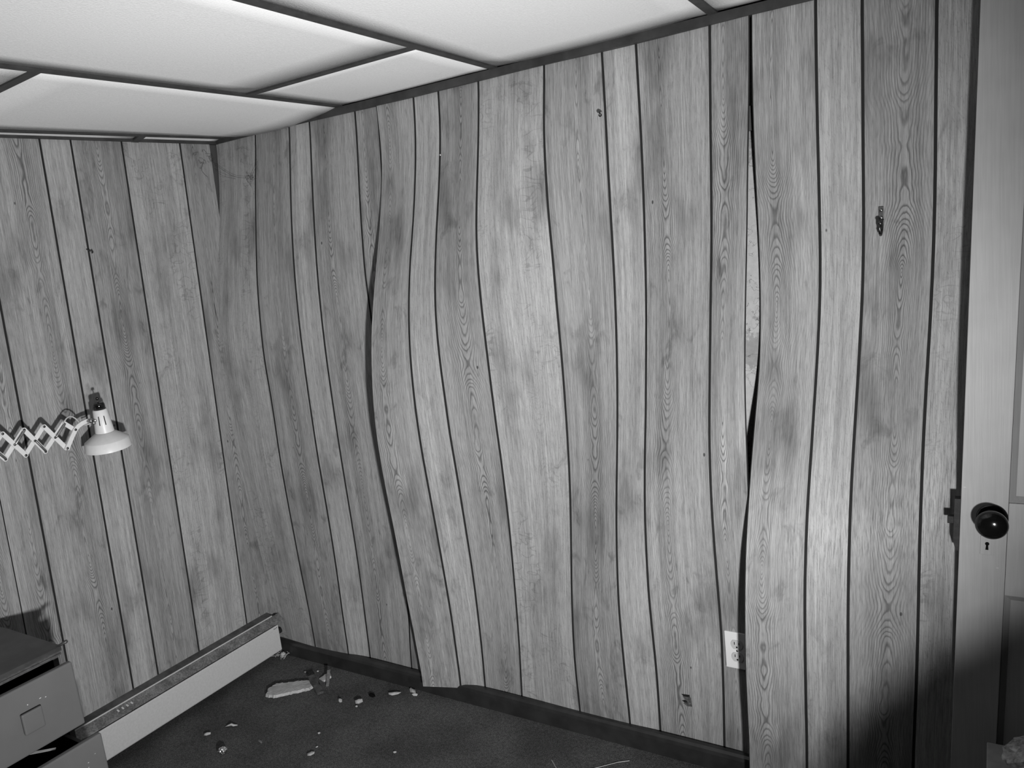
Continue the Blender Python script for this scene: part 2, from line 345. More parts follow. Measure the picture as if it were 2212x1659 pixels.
# print pattern of one sheet, plank by plank: seed, ring centre, ring strength, tone, fleck
PRINT = [(1.0, -0.030, 0.95, 1.00, 0.25), (2.0, 0.0, 0.0, 1.10, 0.75), (3.0, 0.012, 1.1, 0.93, 0.15), (4.0, 0.03, 0.2, 1.13, 0.9),
         (5.0, 0.008, 0.9, 0.92, 0.15), (6.0, 0.0, 0.0, 1.12, 0.6), (7.0, -0.03, 1.0, 0.97, 0.55), (8.0, -0.012, 1.1, 1.00, 0.2)]
def plank_props(o, k):
    for nm, v in zip(('g_seed', 'g_cx', 'g_cat', 'g_tone', 'g_fleck'), PRINT[k]): o[nm] = float(v)
GR, TH = 0.0036, 0.0016
def right_sheet(cols, prints, z0, z1, parent, v_off):
    S = Sheet(cols, z0, z1); n = len(cols) - 1; NX = 5
    front = []
    for r in range(ZN + 1):
        row = []
        for i in range(n):
            for q in range(NX):
                x, b = S.at(r, i, q / NX); row.append(sh((x, -(b - TH), S.z[r])))
        x, b = S.at(r, n - 1, 1.0); row.append(sh((x, -(b - TH), S.z[r])))
        front.append(row)
    V, F, n0 = solid_grid(front, lambda p: (p[0], p[1] + 0.003, p[2]), ZN, n * NX)
    so = mesh('panel_sheet', V, F, M_groove, parent)
    for i in range(n):
        gl = 0.0026 if i == 0 and cols[0] != 'C' else (0.0003 if i == 0 else GR); gr_ = 0.0026 if i == n - 1 else GR
        NP = 8; fr = []; uv = []
        for r in range(ZN + 1):
            x0, x1 = S.t[r][i][0], S.t[r][i + 1][0]; wd = x1 - x0; row = []
            for q in range(NP + 1):
                f = (gl + (wd - gl - gr_) * q / NP) / wd
                x, b = S.at(r, i, f); row.append(sh((x, -b, S.z[r]))); uv.append(((f - 0.5) * wd, S.z[r] + v_off))
            fr.append(row)
        V, F, n0 = solid_grid(fr, lambda p: (p[0], p[1] + TH * 0.9, p[2]), ZN, NP)
        po = mesh('plank', V, F, M_wood, so, uv=uv + uv + [uv[q] for q in n0], smooth=False)
        me = po.data; me.materials.append(M_edge)
        for k, pl in enumerate(me.polygons):
            pl.use_smooth = (k < 2 * ZN * NP and k % 2 == 0); pl.material_index = 0 if k < 2 * ZN * NP else 1
        plank_props(po, prints[i])
    return so
wall_r = mesh('wall_right', [sh(p) for p in ((-0.3, 0.055, -0.02), (3.5, 0.055, -0.02), (3.5, 0.055, 2.3), (-0.3, 0.055, 2.3), (-0.3, 0.12, -0.02), (3.5, 0.12, -0.02), (3.5, 0.12, 2.3), (-0.3, 0.12, 2.3))],
              [(0, 1, 2, 3), (5, 4, 7, 6), (0, 4, 5, 1), (3, 2, 6, 7), (1, 5, 6, 2), (0, 3, 7, 4)], M_plaster)
tag(wall_r, 'cracked plaster wall behind the warped wood panelling right of the corner', 'wall', kind='structure')
s1 = right_sheet(['C', 'G1', 'G2', 'G3', 'G4', 'F1'], [3, 4, 5, 6, 7], 0.03, 2.118, wall_r, 0.0)
s2 = right_sheet(['E1', 'G5', 'G6', 'G7', 'G8', 'G9', 'G10', 'G11', 'F2'], [0, 1, 2, 3, 4, 5, 6, 7], 0.052, 2.118, wall_r, 0.0)
s3 = right_sheet(['E2', 'G12', 'G13', 'G14', 'D3'], [0, 1, 2, 3], 0.02, 2.118, wall_r, 0.63)
for o_, t_ in ((s1, 'oak-print panel sheet nearest the corner'), (s2, 'widest oak-print panel sheet, buckled out from the wall along its left edge'), (s3, 'oak-print panel sheet beside the door, bulging at its foot')): o_['label'] = t_
# wall behind, dark furring strips
for z_ in (1.86, 0.30):
    shear_box('furring_strip', (0.02, 0.034, z_ - 0.03), (2.6, 0.0555, z_ + 0.03), M_edge, wall_r)

LYV = [-0.016, -0.1649, -0.3952, -0.5726, -0.6721, -0.8751, -0.9782]
wall_l = mesh('wall_left', [sh(p) for p in ((-0.014, 0.12, -0.02), (-0.014, -3.0, -0.02), (-0.014, -3.0, 2.3), (-0.014, 0.12, 2.3), (-0.09, 0.12, -0.02), (-0.09, -3.0, -0.02), (-0.09, -3.0, 2.3), (-0.09, 0.12, 2.3))],
              [(1, 0, 3, 2), (4, 5, 6, 7), (0, 1, 5, 4), (2, 3, 7, 6), (0, 4, 7, 3), (1, 2, 6, 5)], M_edge)
tag(wall_l, 'flat wood panelled wall left of the corner above the heater', 'wall', kind='structure')
def left_sheet(ys, prints, parent, v_off):
    z0, z1 = 0.03, 2.112
    so = shear_box('panel_sheet', (-0.0045, ys[-1], z0), (-TH, ys[0] - (0.026 if ys[0] > -0.1 else 0.0), z1), M_groove, parent)
    for i in range(len(ys) - 1):
        a = ys[i] - (0.0003 if i == 0 else GR); b = ys[i + 1] + (0.0003 if i == len(ys) - 2 else GR)
        at = a - 0.020 if (i == 0 and ys[0] > -0.1) else a; ab = a + 0.004 if (i == 0 and ys[0] > -0.1) else a    # cut askew at the corner
        V = [sh(p) for p in ((0, b, z0), (0, ab, z0), (0, at, z1), (0, b, z1), (-TH, b, z0), (-TH, ab, z0), (-TH, at, z1), (-TH, b, z1))]
        mid = (ys[i] + ys[i + 1]) / 2
        uv = [(-(p[1] - mid), -p[2] + v_off) for p in ((0, b, z0), (0, a, z0), (0, a, z1), (0, b, z1))]
        po = mesh('plank', V, [(0, 1, 2, 3), (5, 4, 7, 6), (0, 4, 5, 1), (3, 2, 6, 7), (1, 5, 6, 2), (4, 0, 3, 7)], M_wood, so, uv=uv + uv)
        plank_props(po, prints[i])
    return so
l1 = left_sheet(LYV, [2, 3, 4, 5, 6, 7], wall_l, 2.2)
l2 = left_sheet([-0.981, -1.13, -1.23, -1.385, -1.615, -1.79, -2.2], [0, 1, 2, 3, 4, 5], wall_l, 2.75)
l1['label'] = 'flat oak-print panel sheet left of the corner'; l2['label'] = 'oak-print panel sheet behind the dresser'

# ------------------------------------------------------------------ floor, ceiling, trims
fl = mesh('floor', [(-0.1, -3.2, 0), (3.6, -3.2, 0), (3.6, 0.12, 0), (-0.1, 0.12, 0), (-0.1, -3.2, -0.03), (3.6, -3.2, -0.03), (3.6, 0.12, -0.03), (-0.1, 0.12, -0.03)],
          [(0, 1, 2, 3), (7, 6, 5, 4), (0, 4, 5, 1), (1, 5, 6, 2), (2, 6, 7, 3), (3, 7, 4, 0)], M_carpet)
tag(fl, 'dark short-pile carpet littered with small debris', 'floor', kind='structure')
HC = 2.1218
ceil = shear_box('ceiling', (-0.1, -2.9, HC + 0.07), (3.5, 0.12, HC + 0.10), M_edge)
tag(ceil, 'suspended ceiling of white textured tiles in a dark metal grid', 'ceiling', kind='structure')
BY = -2.75
BARS = [((0.05, 2.113), (0.05, 2.062)), ((0.655, HC), (0.712, HC)), ((1.277, HC), (1.47, HC)), ((1.936, HC), (2.12, HC)), ((2.56, HC), (2.74, HC)), ((3.2, HC), (3.36, HC))]
def bar_at(k, y):
    f = y / BY; (x0, z0), (x1, z1) = BARS[k]
    if k == 0: z1 = 2.062; 
    return x0 + (x1 - x0) * f, z0 + (z1 - z0) * f
def strip(name, p, q, wdt, drop, mat, parent, up=0.02):
    """an inverted-tee bar: flange and stem"""
    p = Vector(p); q = Vector(q); t = (q - p).normalized(); s = Vector((t.y, -t.x, 0)).normalized()
    bm = bmesh.new()
    for hw, za, zb_ in ((wdt / 2, -drop, 0.0015), (0.0015, 0.0015, up)):
        v = [bm.verts.new(sh(e + s * k * hw + Vector((0, 0, z)))) for e in (p, q) for k in (-1, 1) for z in (za, zb_)]
        for f in ((0, 1, 3, 2), (4, 6, 7, 5), (0, 4, 5, 1), (2, 3, 7, 6), (0, 2, 6, 4), (1, 5, 7, 3)): bm.faces.new([v[i] for i in f])
    return bmobj(name, bm, mat, parent)
for k in range(6):
    x0, z0 = bar_at(k, 0.0); x1, z1 = bar_at(k, BY)
    strip('grid_bar', (x0, 0.0, z0), (x1, BY, z1), 0.024, 0.003, M_grid, ceil)
CR = {0: [-1.02, -2.24], 1: [-0.41, -1.63], 2: [-1.10, -2.32], 3: [-0.55, -1.77], 4: [-1.10, -2.32]}
def tile(c4, sag=0.0, wsag=0.0):
    n = 8; V = []; F = []
    a, b, c, d = [Vector(x) for x in c4]
    for i in range(n + 1):
        for j in range(n + 1):
            s, t = i / n, j / n
            P = a * (1 - s) * (1 - t) + b * s * (1 - t) + c * s * t + d * (1 - s) * t
            P.z -= sag * math.sin(math.pi * s) * math.sin(math.pi * t) + wsag * math.sin(math.pi * t) ** 0.8 * (1 - s) ** 3; V.append(P)
    m = len(V); V = [sh(x) for x in V] + [sh(x + Vector((0, 0, 0.013))) for x in V]
    idx = lambda i, j: i * (n + 1) + j
    for i in range(n):
        for j in range(n):
            q = (idx(i, j), idx(i, j + 1), idx(i + 1, j + 1), idx(i + 1, j)); F.append(q); F.append(tuple(m + x for x in reversed(q)))
    for i in range(n):
        for (p, q) in ((idx(i, 0), idx(i + 1, 0)), (idx(i + 1, n), idx(i, n)), (idx(0, i + 1), idx(0, i)), (idx(n, i), idx(n, i + 1))):
            F.append((p, q, m + q, m + p))
    o = mesh('ceiling_tile', V, F, M_tile, ceil)
    for k, pl in enumerate(o.data.polygons): pl.use_smooth = k < 2 * n * n
    return o
for k in range(5):
    ys = [0.012] + CR[k] + [BY]
    for a, b in zip(ys[:-1], ys[1:]):
        xa0, za0 = bar_at(k, a); xa1, za1 = bar_at(k, b); xb0, zb0 = bar_at(k + 1, a); xb1, zb1 = bar_at(k + 1, b); e = 0.004; u = 0.0017
        tile([(xa0 + e, a - e, za0 + u), (xa1 + e, b + e, za1 + u), (xb1 - e, b + e, zb1 + u), (xb0 - e, a - e, zb0 + u)], 0.006 if k < 3 else 0.0, {0: 0.027, 2: 0.006}.get(k, 0.0) if a > 0 else 0.0)
    for y in CR[k]:
        xa, za = bar_at(k, y); xb_, zb_ = bar_at(k + 1, y)
        strip('grid_bar', (xa + 0.012, y, za), (xb_ - 0.012, y, zb_), 0.024, 0.0028, M_grid, ceil)
# narrow row of cut tiles along the left wall, one end dropped onto a fallen cross bar
for a, b, dz in ((0.0, -0.345, 0.0), (-0.352, -1.55, -0.002)):
    (x0, z0), (x1, z1) = bar_at(0, a), bar_at(0, b)
    tile([(-0.010, a - 0.003, 2.104 + dz - 0.012 * abs(a)), (-0.010, b + 0.003, 2.104 + dz - 0.012 * abs(b)), (x1 - 0.004, b + 0.003, z1 + 0.001), (x0 - 0.004, a - 0.003, z0 + 0.001)])
strip('grid_bar', (0.046, -0.345, bar_at(0, -0.345)[1] - 0.001), (-0.002, -0.345, 2.094), 0.026, 0.004, M_grid, ceil)

def prism(name, prof, x0, x1, mat, parent=None, axis='x', n=1):
    """extrude a profile [(depth, z)] along the right wall (axis x) or left wall (axis y)"""
    V = []
    for x in (x0, x1):
        for d, z in prof: V.append(sh((x, -d, z) if axis == 'x' else (d, x, z)))
    k = len(prof); F = [tuple(range(k)), tuple(reversed(range(k, 2 * k)))]
    for i in range(k): F.append((i, i + k, (i + 1) % k + k, (i + 1) % k))
    bm = bmesh.new(); bv = [bm.verts.new(v) for v in V]
    for f in F: bm.faces.new([bv[i] for i in f])
    return bmobj(name, bm, mat, parent)
t1 = prism('trim_1', [(-0.02, 2.0965), (0.013, 2.0965), (0.013, 2.120), (-0.02, 2.120)], 0.0, 3.3, M_trimm)
tag(t1, 'dark trim strip between the ceiling tiles and the right wall panelling', 'trim', kind='structure')
bm = bmesh.new()
for (ya, za), (yb, zb_) in (((0.0, 2.102), (-1.6, 2.083)),):
    v = [bm.verts.new(sh((x, y, z + d))) for y, z in ((ya, za), (yb, zb_)) for x, d in ((-0.012, -0.006), (0.010, -0.006), (0.010, 0.004), (-0.012, 0.004))]
    for f in ((0, 1, 2, 3), (7, 6, 5, 4), (0, 4, 5, 1), (1, 5, 6, 2), (2, 6, 7, 3), (3, 7, 4, 0)): bm.faces.new([v[i] for i in f])
t2 = bmobj('trim_2', bm, M_trimm)
tag(t2, 'thin dark trim strip along the top of the left wall', 'trim', kind='structure')
bb = prism('baseboard_right', [(0.008, 0.0), (0.030, 0.0), (0.030, 0.050), (0.027, 0.060), (0.020, 0.066), (0.008, 0.067)], 0.012, 2.5, M_base)
tag(bb, 'dark stained baseboard under the warped panelling', 'baseboard', kind='structure')

# ------------------------------------------------------------------ the open door
door = empty('door_1', sh((2.521, -0.0825, 0.02))); tag(door, 'grey painted panel door standing open against the panelled wall', 'door', kind='structure')
def dpart(name, fn, mat, parent=None):
    o = fn(); return o
DO = Vector(sh((2.521, -0.0825, 0.02)))
def to_local(o, root_loc):
    o.data.transform(Matrix.Translation(-Vector(root_loc))); return o
def dbox(name, lo, hi, mat, parent=None, bev=0.0012):
    o = shear_box(name, lo, hi, mat, parent or door, bev); return to_local(o, DO)
DY0, DY1 = -0.100, -0.065
dbox('stile', (2.521, DY0, 0.02), (2.614, DY1, 2.04), M_door)
dbox('stile', (3.20, DY0, 0.02), (3.293, DY1, 2.04), M_door)
for z0, z1 in ((0.02, 0.215), (0.706, 0.927), (1.93, 2.04)): dbox('rail', (2.6145, DY0, z0), (3.1995, DY1, z1), M_door)
for z0, z1 in ((0.2155, 0.7055), (0.9275, 1.9295)):
    dbox('door_panel', (2.626, -0.0885, z0 + 0.012), (3.188, -0.072, z1 - 0.012), M_door)
    # bevelled moulding frame
    bm = bmesh.new(); o_ = [(2.6146, z0), (3.1994, z0), (3.1994, z1), (2.6146, z1)]; i_ = [(2.6275, z0 + .0135), (3.1865, z0 + .0135), (3.1865, z1 - .0135), (2.6275, z1 - .0135)]
    vo = [bm.verts.new(sh((x, -0.0975, z))) for x, z in o_]; vi = [bm.verts.new(sh((x, -0.0887, z))) for x, z in i_]
    vo2 = [bm.verts.new(sh((x, -0.070, z))) for x, z in o_]; vi2 = [bm.verts.new(sh((x, -0.070, z))) for x, z in i_]
    for k in range(4):
        k2 = (k + 1) % 4
        for q in ((vo[k], vo[k2], vi[k2], vi[k]), (vi[k], vi[k2], vi2[k2], vi2[k]), (vi2[k], vi2[k2], vo2[k2], vo2[k]), (vo2[k], vo2[k2], vo[k2], vo[k])): bm.faces.new(q)
    to_local(bmobj('moulding', bm, M_doorm, door), DO)
KX, KZ = sh((2.584, 0, 0.891))[0], 0.891; KY = DY0 + VY * 0.89
kn = lathe('door_knob', [(0.0, 0.0), (0.010, 0.0), (0.010, 0.022), (0.014, 0.026), (0.026, 0.034), (0.032, 0.044), (0.0325, 0.052), (0.029, 0.060), (0.020, 0.066), (0.008, 0.0685), (0.0, 0.069)], M_black, door, 48, (KX, KY, KZ), (0, -1, 0)); to_local(kn, DO)
kn['label'] = 'glossy black round door knob'
ro = lathe('rose', [(0.0, 0.0), (0.031, 0.0), (0.0315, 0.003), (0.028, 0.006), (0.012, 0.008), (0.0, 0.008)], M_black, kn, 40, (KX, KY, KZ), (0, -1, 0)); to_local(ro, DO)
ep = dbox('keyhole_plate', (2.563, DY0 - 0.0022, 0.801), (2.590, DY0 + 0.001, 0.845), M_door, bev=0.0006); ep['label'] = 'small rectangular keyhole plate painted over'
bm = bmesh.new(); pts = [(0.0042 * math.cos(a), 0.0042 * math.sin(a)) for a in [math.radians(-60 + i * 300 / 14) for i in range(15)]]
pts = [(x, z + 0.004) for x, z in pts] + [(-0.003, -0.0105), (0.003, -0.0105)]
va = [bm.verts.new(sh((2.5765 + x, DY0 - 0.0030, 0.8235 + z))) for x, z in pts]; vb = [bm.verts.new(sh((2.5765 + x, DY0 - 0.0010, 0.8235 + z))) for x, z in pts]
bm.faces.new(va); bm.faces.new(list(reversed(vb)))
for k in range(len(pts)): bm.faces.new((va[k], va[(k + 1) % len(pts)], vb[(k + 1) % len(pts)], vb[k]))
to_local(bmobj('keyhole', bm, M_blackm, ep), DO)
bm = bmesh.new(); pr = [(2.508, 0.926), (2.5215, 0.926), (2.5215, 0.800), (2.514, 0.800), (2.508, 0.822)]
va = [bm.verts.new(sh((x, -0.0935, z))) for x, z in pr]; vb = [bm.verts.new(sh((x, -0.0715, z))) for x, z in pr]
bm.faces.new(va); bm.faces.new(list(reversed(vb)))
for k in range(5): bm.faces.new((va[k], va[(k + 1) % 5], vb[(k + 1) % 5], vb[k]))
lp = to_local(bmobj('lock_plate', bm, M_lock, door), DO); lp['label'] = 'dark steel mortise lock plate sticking out of the door edge'
dbox('latch_bolt', (2.4945, -0.090, 0.864), (2.509, -0.075, 0.8815), M_lock, lp, 0.0015)
for (x, z) in ((2.525, 0.957), (2.596, 0.770)):
    dbox('paint_chip', (x, DY0 - 0.0005, z), (x + 0.005, DY0 + 0.0003, z + 0.002), M_doorc, bev=0.0)
# ------------------------------------------------------------------ outlet
ol = Vector(sh((1.9715, -0.0045, 0.3915))); outlet = empty('wall_outlet', ol)
tag(outlet, 'white double wall outlet half hidden by the edge of the bulging panel', 'outlet')
box('cover_plate', (-0.035, -0.0055, -0.057), (0.035, 0.0, 0.057), M_plate, outlet, 0.0022)
for dz in (0.0195, -0.0195):
    bm = bmesh.new(); pts = []
    for k in range(40):
        a = 2 * math.pi * k / 40; pts.append((0.0172 * math.cos(a), max(-0.0142, min(0.0142, 0.0172 * math.sin(a)))))
    va = [bm.verts.new((x, -0.0072, z + dz)) for x, z in pts]; vb = [bm.verts.new((x, -0.004, z + dz)) for x, z in pts]
    bm.faces.new(va); bm.faces.new(list(reversed(vb)))
    for k in range(40): bm.faces.new((va[k], va[(k + 1) % 40], vb[(k + 1) % 40], vb[k]))
    rc = bmobj('receptacle', bm, M_recep, outlet)
    for x, h in ((-0.0064, 0.0042), (0.0064, 0.0035)): box('slot', (x - 0.0011, -0.0076, dz + 0.004 - h), (x + 0.0011, -0.0068, dz + 0.004 + h), M_blackm, rc)
    lathe('ground_hole', [(0, 0), (0.0026, 0), (0.0026, 0.0008), (0, 0.0008)], M_blackm, rc, 16, (0, -0.0068, dz - 0.0075), (0, -1, 0))
lathe('screw', [(0, 0), (0.0032, 0), (0.003, 0.0012), (0, 0.0018)], M_dsteel, outlet, 18, (0, -0.0052, 0.0), (0, -1, 0))

# ------------------------------------------------------------------ coat hook
hl = Vector(sh((2.328, 0.0178, 1.570))); hook = empty('coat_hook', hl); tag(hook, 'small dark metal coat hook screwed to the panelling left of the door', 'hook')
box('back_plate', (-0.0056, -0.0026, -0.012), (0.0056, 0.0006, 0.034), M_dsteel, hook, 0.001)
for z in (0.026, 0.008): lathe('screw', [(0, 0), (0.0042, 0), (0.003, 0.0018), (0, 0.0026)], M_steel, hook, 16, (0, -0.0024, z), (0, -1, 0))
tube('hook_arm', [(0, -0.002, 0.004), (0, -0.006, -0.010), (0, -0.012, -0.024), (0, -0.020, -0.031), (0, -0.028, -0.027), (0.0005, -0.031, -0.016), (0.001, -0.031, -0.006)], [0.0055, 0.0052, 0.0045, 0.004, 0.004, 0.0042, 0.0045], M_dsteel, hook, 12)
lathe('hook_ball', [(0, -0.006), (0.0042, -0.0042), (0.006, 0), (0.0042, 0.0042), (0, 0.006)], M_dsteel, hook, 16, (0.001, -0.031, -0.004), (0, 0, 1))

# ------------------------------------------------------------------ nails
nl = Vector(sh((1.609, 0.008, 1.944))); na = empty('bent_nail', nl); tag(na, 'bent nail sticking out high on the wide panel sheet', 'nail')
tube('shank', [(0, 0.002, 0), (0.002, -0.012, -0.001), (0.006, -0.024, -0.006), (0.011, -0.032, -0.014)], 0.0022, M_dsteel, na, 10)
lathe('nail_head', [(0, 0), (0.0048, 0), (0.0048, 0.0014), (0, 0.0018)], M_dsteel, na, 16, (0.011, -0.032, -0.014), (0.5, -0.7, -0.5))
n2 = Vector(sh((0.0, -0.573, 1.731))); nb = empty('bent_nail', n2); tag(nb, 'short dark nail in the left wall high above the lamp', 'nail')
tube('shank', [(-0.002, -0.006, 0.012), (0.008, -0.002, 0.006), (0.016, 0.002, 0.0)], 0.0022, M_dsteel, nb, 8)
lathe('nail_head', [(0, 0), (0.0052, 0), (0.0052, 0.0014), (0, 0.0018)], M_dsteel, nb, 14, (0.016, 0.002, 0.0), (0.8, 0.4, -0.2))
n3 = Vector(sh((0.0, -0.597, 1.142))); nc = empty('bent_nail', n3); tag(nc, 'small nail in the left wall just right of the lamp shade', 'nail')
tube('shank', [(-0.002, -0.008, -0.002), (0.010, -0.002, 0.002), (0.020, 0.003, 0.005)], 0.0017, M_dsteel, nc, 8)
lathe('nail_head', [(0, 0), (0.004, 0), (0.004, 0.0014), (0, 0.0018)], M_dsteel, nc, 14, (0.020, 0.003, 0.005), (0.8, 0.4, 0.2))
n4 = Vector(sh((1.060, -0.013, 1.905))); nd = empty('panel_nail', n4); tag(nd, 'tiny pale nail head in a groove near the top of the wide panel sheet', 'nail')
lathe('nail_head', [(0, -0.002), (0.004, -0.002), (0.004, 0.002), (0.002, 0.004), (0, 0.0045)], M_steel, nd, 14, (0, 0, 0), (0, -1, 0))

# torn patch in the panel surface low beside the outlet
tp = mesh('torn_patch', [sh(p) for p in ((1.806, -0.0225, 0.216), (1.833, -0.0228, 0.218), (1.836, -0.0228, 0.188), (1.820, -0.0226, 0.186), (1.808, -0.0225, 0.194), (1.822, -0.0226, 0.200))],
          [(0, 5, 1), (1, 5, 3, 2), (3, 5, 4)], plain('torn_fibre', 0.06, 0.9, var=0.7, scale=160), s2)
tp['label'] = 'small torn patch in the panel surface'

# ------------------------------------------------------------------ baseboard heater
HL = Vector((0.0, -0.055, 0.0)); heater = empty('baseboard_heater', HL); tag(heater, 'long low baseboard heater with white front and rusty top along the left wall', 'heater')
YE = -1.75
def hprism(name, prof, y0, y1, mat, parent=heater, bev=0):
    V = [(d, y - HL.y, z) for y in (y0, y1) for d, z in prof]; k = len(prof)
    bm = bmesh.new(); bv = [bm.verts.new(v) for v in V]; bm.faces.new(bv[:k]); bm.faces.new(list(reversed(bv[k:])))
    for i in range(k): bm.faces.new((bv[i], bv[i + k], bv[(i + 1) % k + k], bv[(i + 1) % k]))
    return bmobj(name, bm, mat, parent)
hprism('back_plate', [(0.0015, 0.03), (0.0035, 0.03), (0.0035, 0.198), (0.0015, 0.198)], -0.06, YE, M_rust2)
hprism('top_cover', [(0.0036, 0.1965), (0.006, 0.1995), (0.036, 0.188), (0.036, 0.1855), (0.0036, 0.1945)], -0.058, YE, M_rust2)
rid = hprism('top_ridge', [(0.0355, 0.190), (0.0380, 0.190), (0.0380, 0.184), (0.0355, 0.184)], -0.058, YE, M_heat)
hprism('damper', [(0.0382, 0.1860), (0.0665, 0.1630), (0.0670, 0.1590), (0.0650, 0.1585), (0.0382, 0.1830)], -0.026, YE, M_rust)
fc = hprism('front_cover', [(0.062, 0.154), (0.066, 0.1545), (0.0675, 0.150), (0.0675, 0.046), (0.066, 0.042), (0.058, 0.040), (0.058, 0.0415), (0.064, 0.044), (0.064, 0.1505), (0.062, 0.1525)], -0.060, YE, M_heat)
tube('pipe', [(0.034, YE - HL.y, 0.108), (0.034, 0.030, 0.108)], 0.0115, M_dside, heater, 16)
for i in range(36):
    y = -0.10 - i * 0.02
    o = box('fin', (0.010, -0.0004 + y - HL.y, 0.070), (0.052, 0.0004 + y - HL.y, 0.128), M_dside, heater)
for z, x in ((0.1445, 0.0677), (0.1462, 0.0677)):
    for dy in (-0.012, -0.020, -0.026): box('scuff', (x - 0.0004, dy - 0.002, z - 0.0008), (x + 0.0003, dy + 0.001, z + 0.001), M_blackm, fc)

for i in range(4):
    y = -0.705 - 0.017 * i - HL.y; V = [(0.046, y, 0.1802), (0.053, y + 0.002, 0.1746), (0.053, y - 0.004, 0.1746), (0.046, y - 0.005, 0.1802)]
    mesh('scuff', V + [(v[0], v[1], v[2] - 0.0012) for v in V], [(0, 1, 2, 3), (7, 6, 5, 4), (0, 4, 5, 1), (1, 5, 6, 2), (2, 6, 7, 3), (3, 7, 4, 0)], M_heat, heater)

# ------------------------------------------------------------------ dresser with two open drawers
DL = Vector((0.09, -1.067, 0.0)); dresser = empty('dresser', DL); tag(dresser, 'dark low dresser with two pulled-out drawers against the left wall', 'dresser')
def dd(x, y, z): return (x - DL.x, y - DL.y, z)
def rbox(name, lo, hi, mat, parent=None, bev=0.0, seg=2): return box(name, dd(*lo), dd(*hi), mat, parent or dresser, bev, seg)
YL = -1.90
bm = bmesh.new(); out = [(0.09, YL), (0.44, YL), (0.44, -1.071), (0.436, -1.067), (0.13, -1.071), (0.09, -1.082)]
for za, zb_, ins in ((0.6485, 0.660, 0.0),):
    va = [bm.verts.new(dd(x, y, zb_)) for x, y in out]; vb = [bm.verts.new(dd(x, y, za)) for x, y in out]
    bm.faces.new(va); bm.faces.new(list(reversed(vb)))
    for k in range(len(out)): bm.faces.new((va[k], vb[k], vb[(k + 1) % len(out)], va[(k + 1) % len(out)]))
bmobj('top', bm, M_dtop, dresser)
for k, (z0, z1, ov) in enumerate(((0.6455, 0.6483, 0.004), (0.6405, 0.6453, 0.001), (0.6355, 0.6403, 0.003), (0.6285, 0.6353, -0.006))):
    rbox('edge_layer', (0.10, YL + 0.01, z0), (0.4385 + ov - 0.004, -1.072 + (0.002 if ov > 0 else -0.004), z1), M_dedge, None, 0.0006, 1)
rbox('side_panel', (0.10, -1.090, 0.03), (0.425, -1.076, 0.6283), M_dside)
rbox('side_panel', (0.10, YL + 0.012, 0.03), (0.425, YL + 0.028, 0.6283), M_dside)
rbox('back_panel', (0.10, YL + 0.03, 0.05), (0.106, -1.092, 0.628), M_dside)
rbox('base', (0.107, YL + 0.03, 0.03), (0.42, -1.092, 0.06), M_dside)
lathe('corner_peg', [(0, -0.012), (0.004, -0.012), (0.004, 0.010), (0.0055, 0.013), (0.004, 0.018), (0, 0.019)], M_dtop, dresser, 14, dd(0.43, -1.064, 0.6595), (0.2, 0.95, 0.2))
def drawer(xf, zb_, zt, yr, yl):
    fr = rbox('drawer_front', (xf - 0.018, yl, zb_), (xf, yr, zt), M_dfront, None, 0.005, 3)
    rbox('drawer_side', (0.12, yr - 0.026, zb_ + 0.012), (xf - 0.0185, yr - 0.016, zt - 0.035), M_dside)
    rbox('drawer_side', (0.12, yl + 0.016, zb_ + 0.012), (xf - 0.0185, yl + 0.026, zt - 0.035), M_dside)
    rbox('drawer_bottom', (0.12, yl + 0.027, zb_ + 0.010), (xf - 0.0185, yr - 0.027, zb_ + 0.016), M_dside)
    return fr
d1 = drawer(0.500, 0.446, 0.6315, -1.078, YL + 0.005)
d2 = drawer(0.572, 0.232, 0.4355, -1.078, YL + 0.005)
d1['label'] = 'upper drawer with a square grey pull'; d2['label'] = 'lower drawer pulled furthest out'
for fr, x, yc, zc in ((d1, 0.500, -1.2065, 0.5355), (d2, 0.572, -1.2065, 0.330)):
    rbox('square_pull', (x + 0.006, yc - 0.026, zc - 0.029), (x + 0.015, yc + 0.026, zc + 0.029), M_dfront, fr, 0.004, 3)
    rbox('pull_post', (x - 0.001, yc - 0.010, zc - 0.010), (x + 0.0065, yc + 0.010, zc + 0.010), M_dside, fr)
rbox('drawer_side', (0.12, -1.104, 0.07), (0.42, -1.094, 0.20), M_dside)
rbox('drawer_front', (0.407, YL + 0.03, 0.065), (0.425, -1.078, 0.225), M_dfront, None, 0.004)
M_chip = plain('paint_chip_white', 0.5, 0.8)
for (x, y, z, sy, sz, p_) in [(q[0], q[1], q[2], q[3] * .6, q[4] * .5, q[5]) for q in ((0.5003, -1.206, 0.578, .003, .006, d1), (0.5003, -1.173, 0.578, .006, .004, d1), (0.5003, -1.16, 0.574, .004, .004, d1), (0.5723, -1.126, 0.377, .004, .003, d2), (0.5723, -1.128, 0.364, .003, .003, d2), (0.5723, -1.105, 0.390, .003, .002, d2))]:
    rbox('paint_chip', (x - 0.0005, y - sy, z - sz * .5), (x + 0.0004, y + sy * .3, z + sz * .5), M_chip, p_)
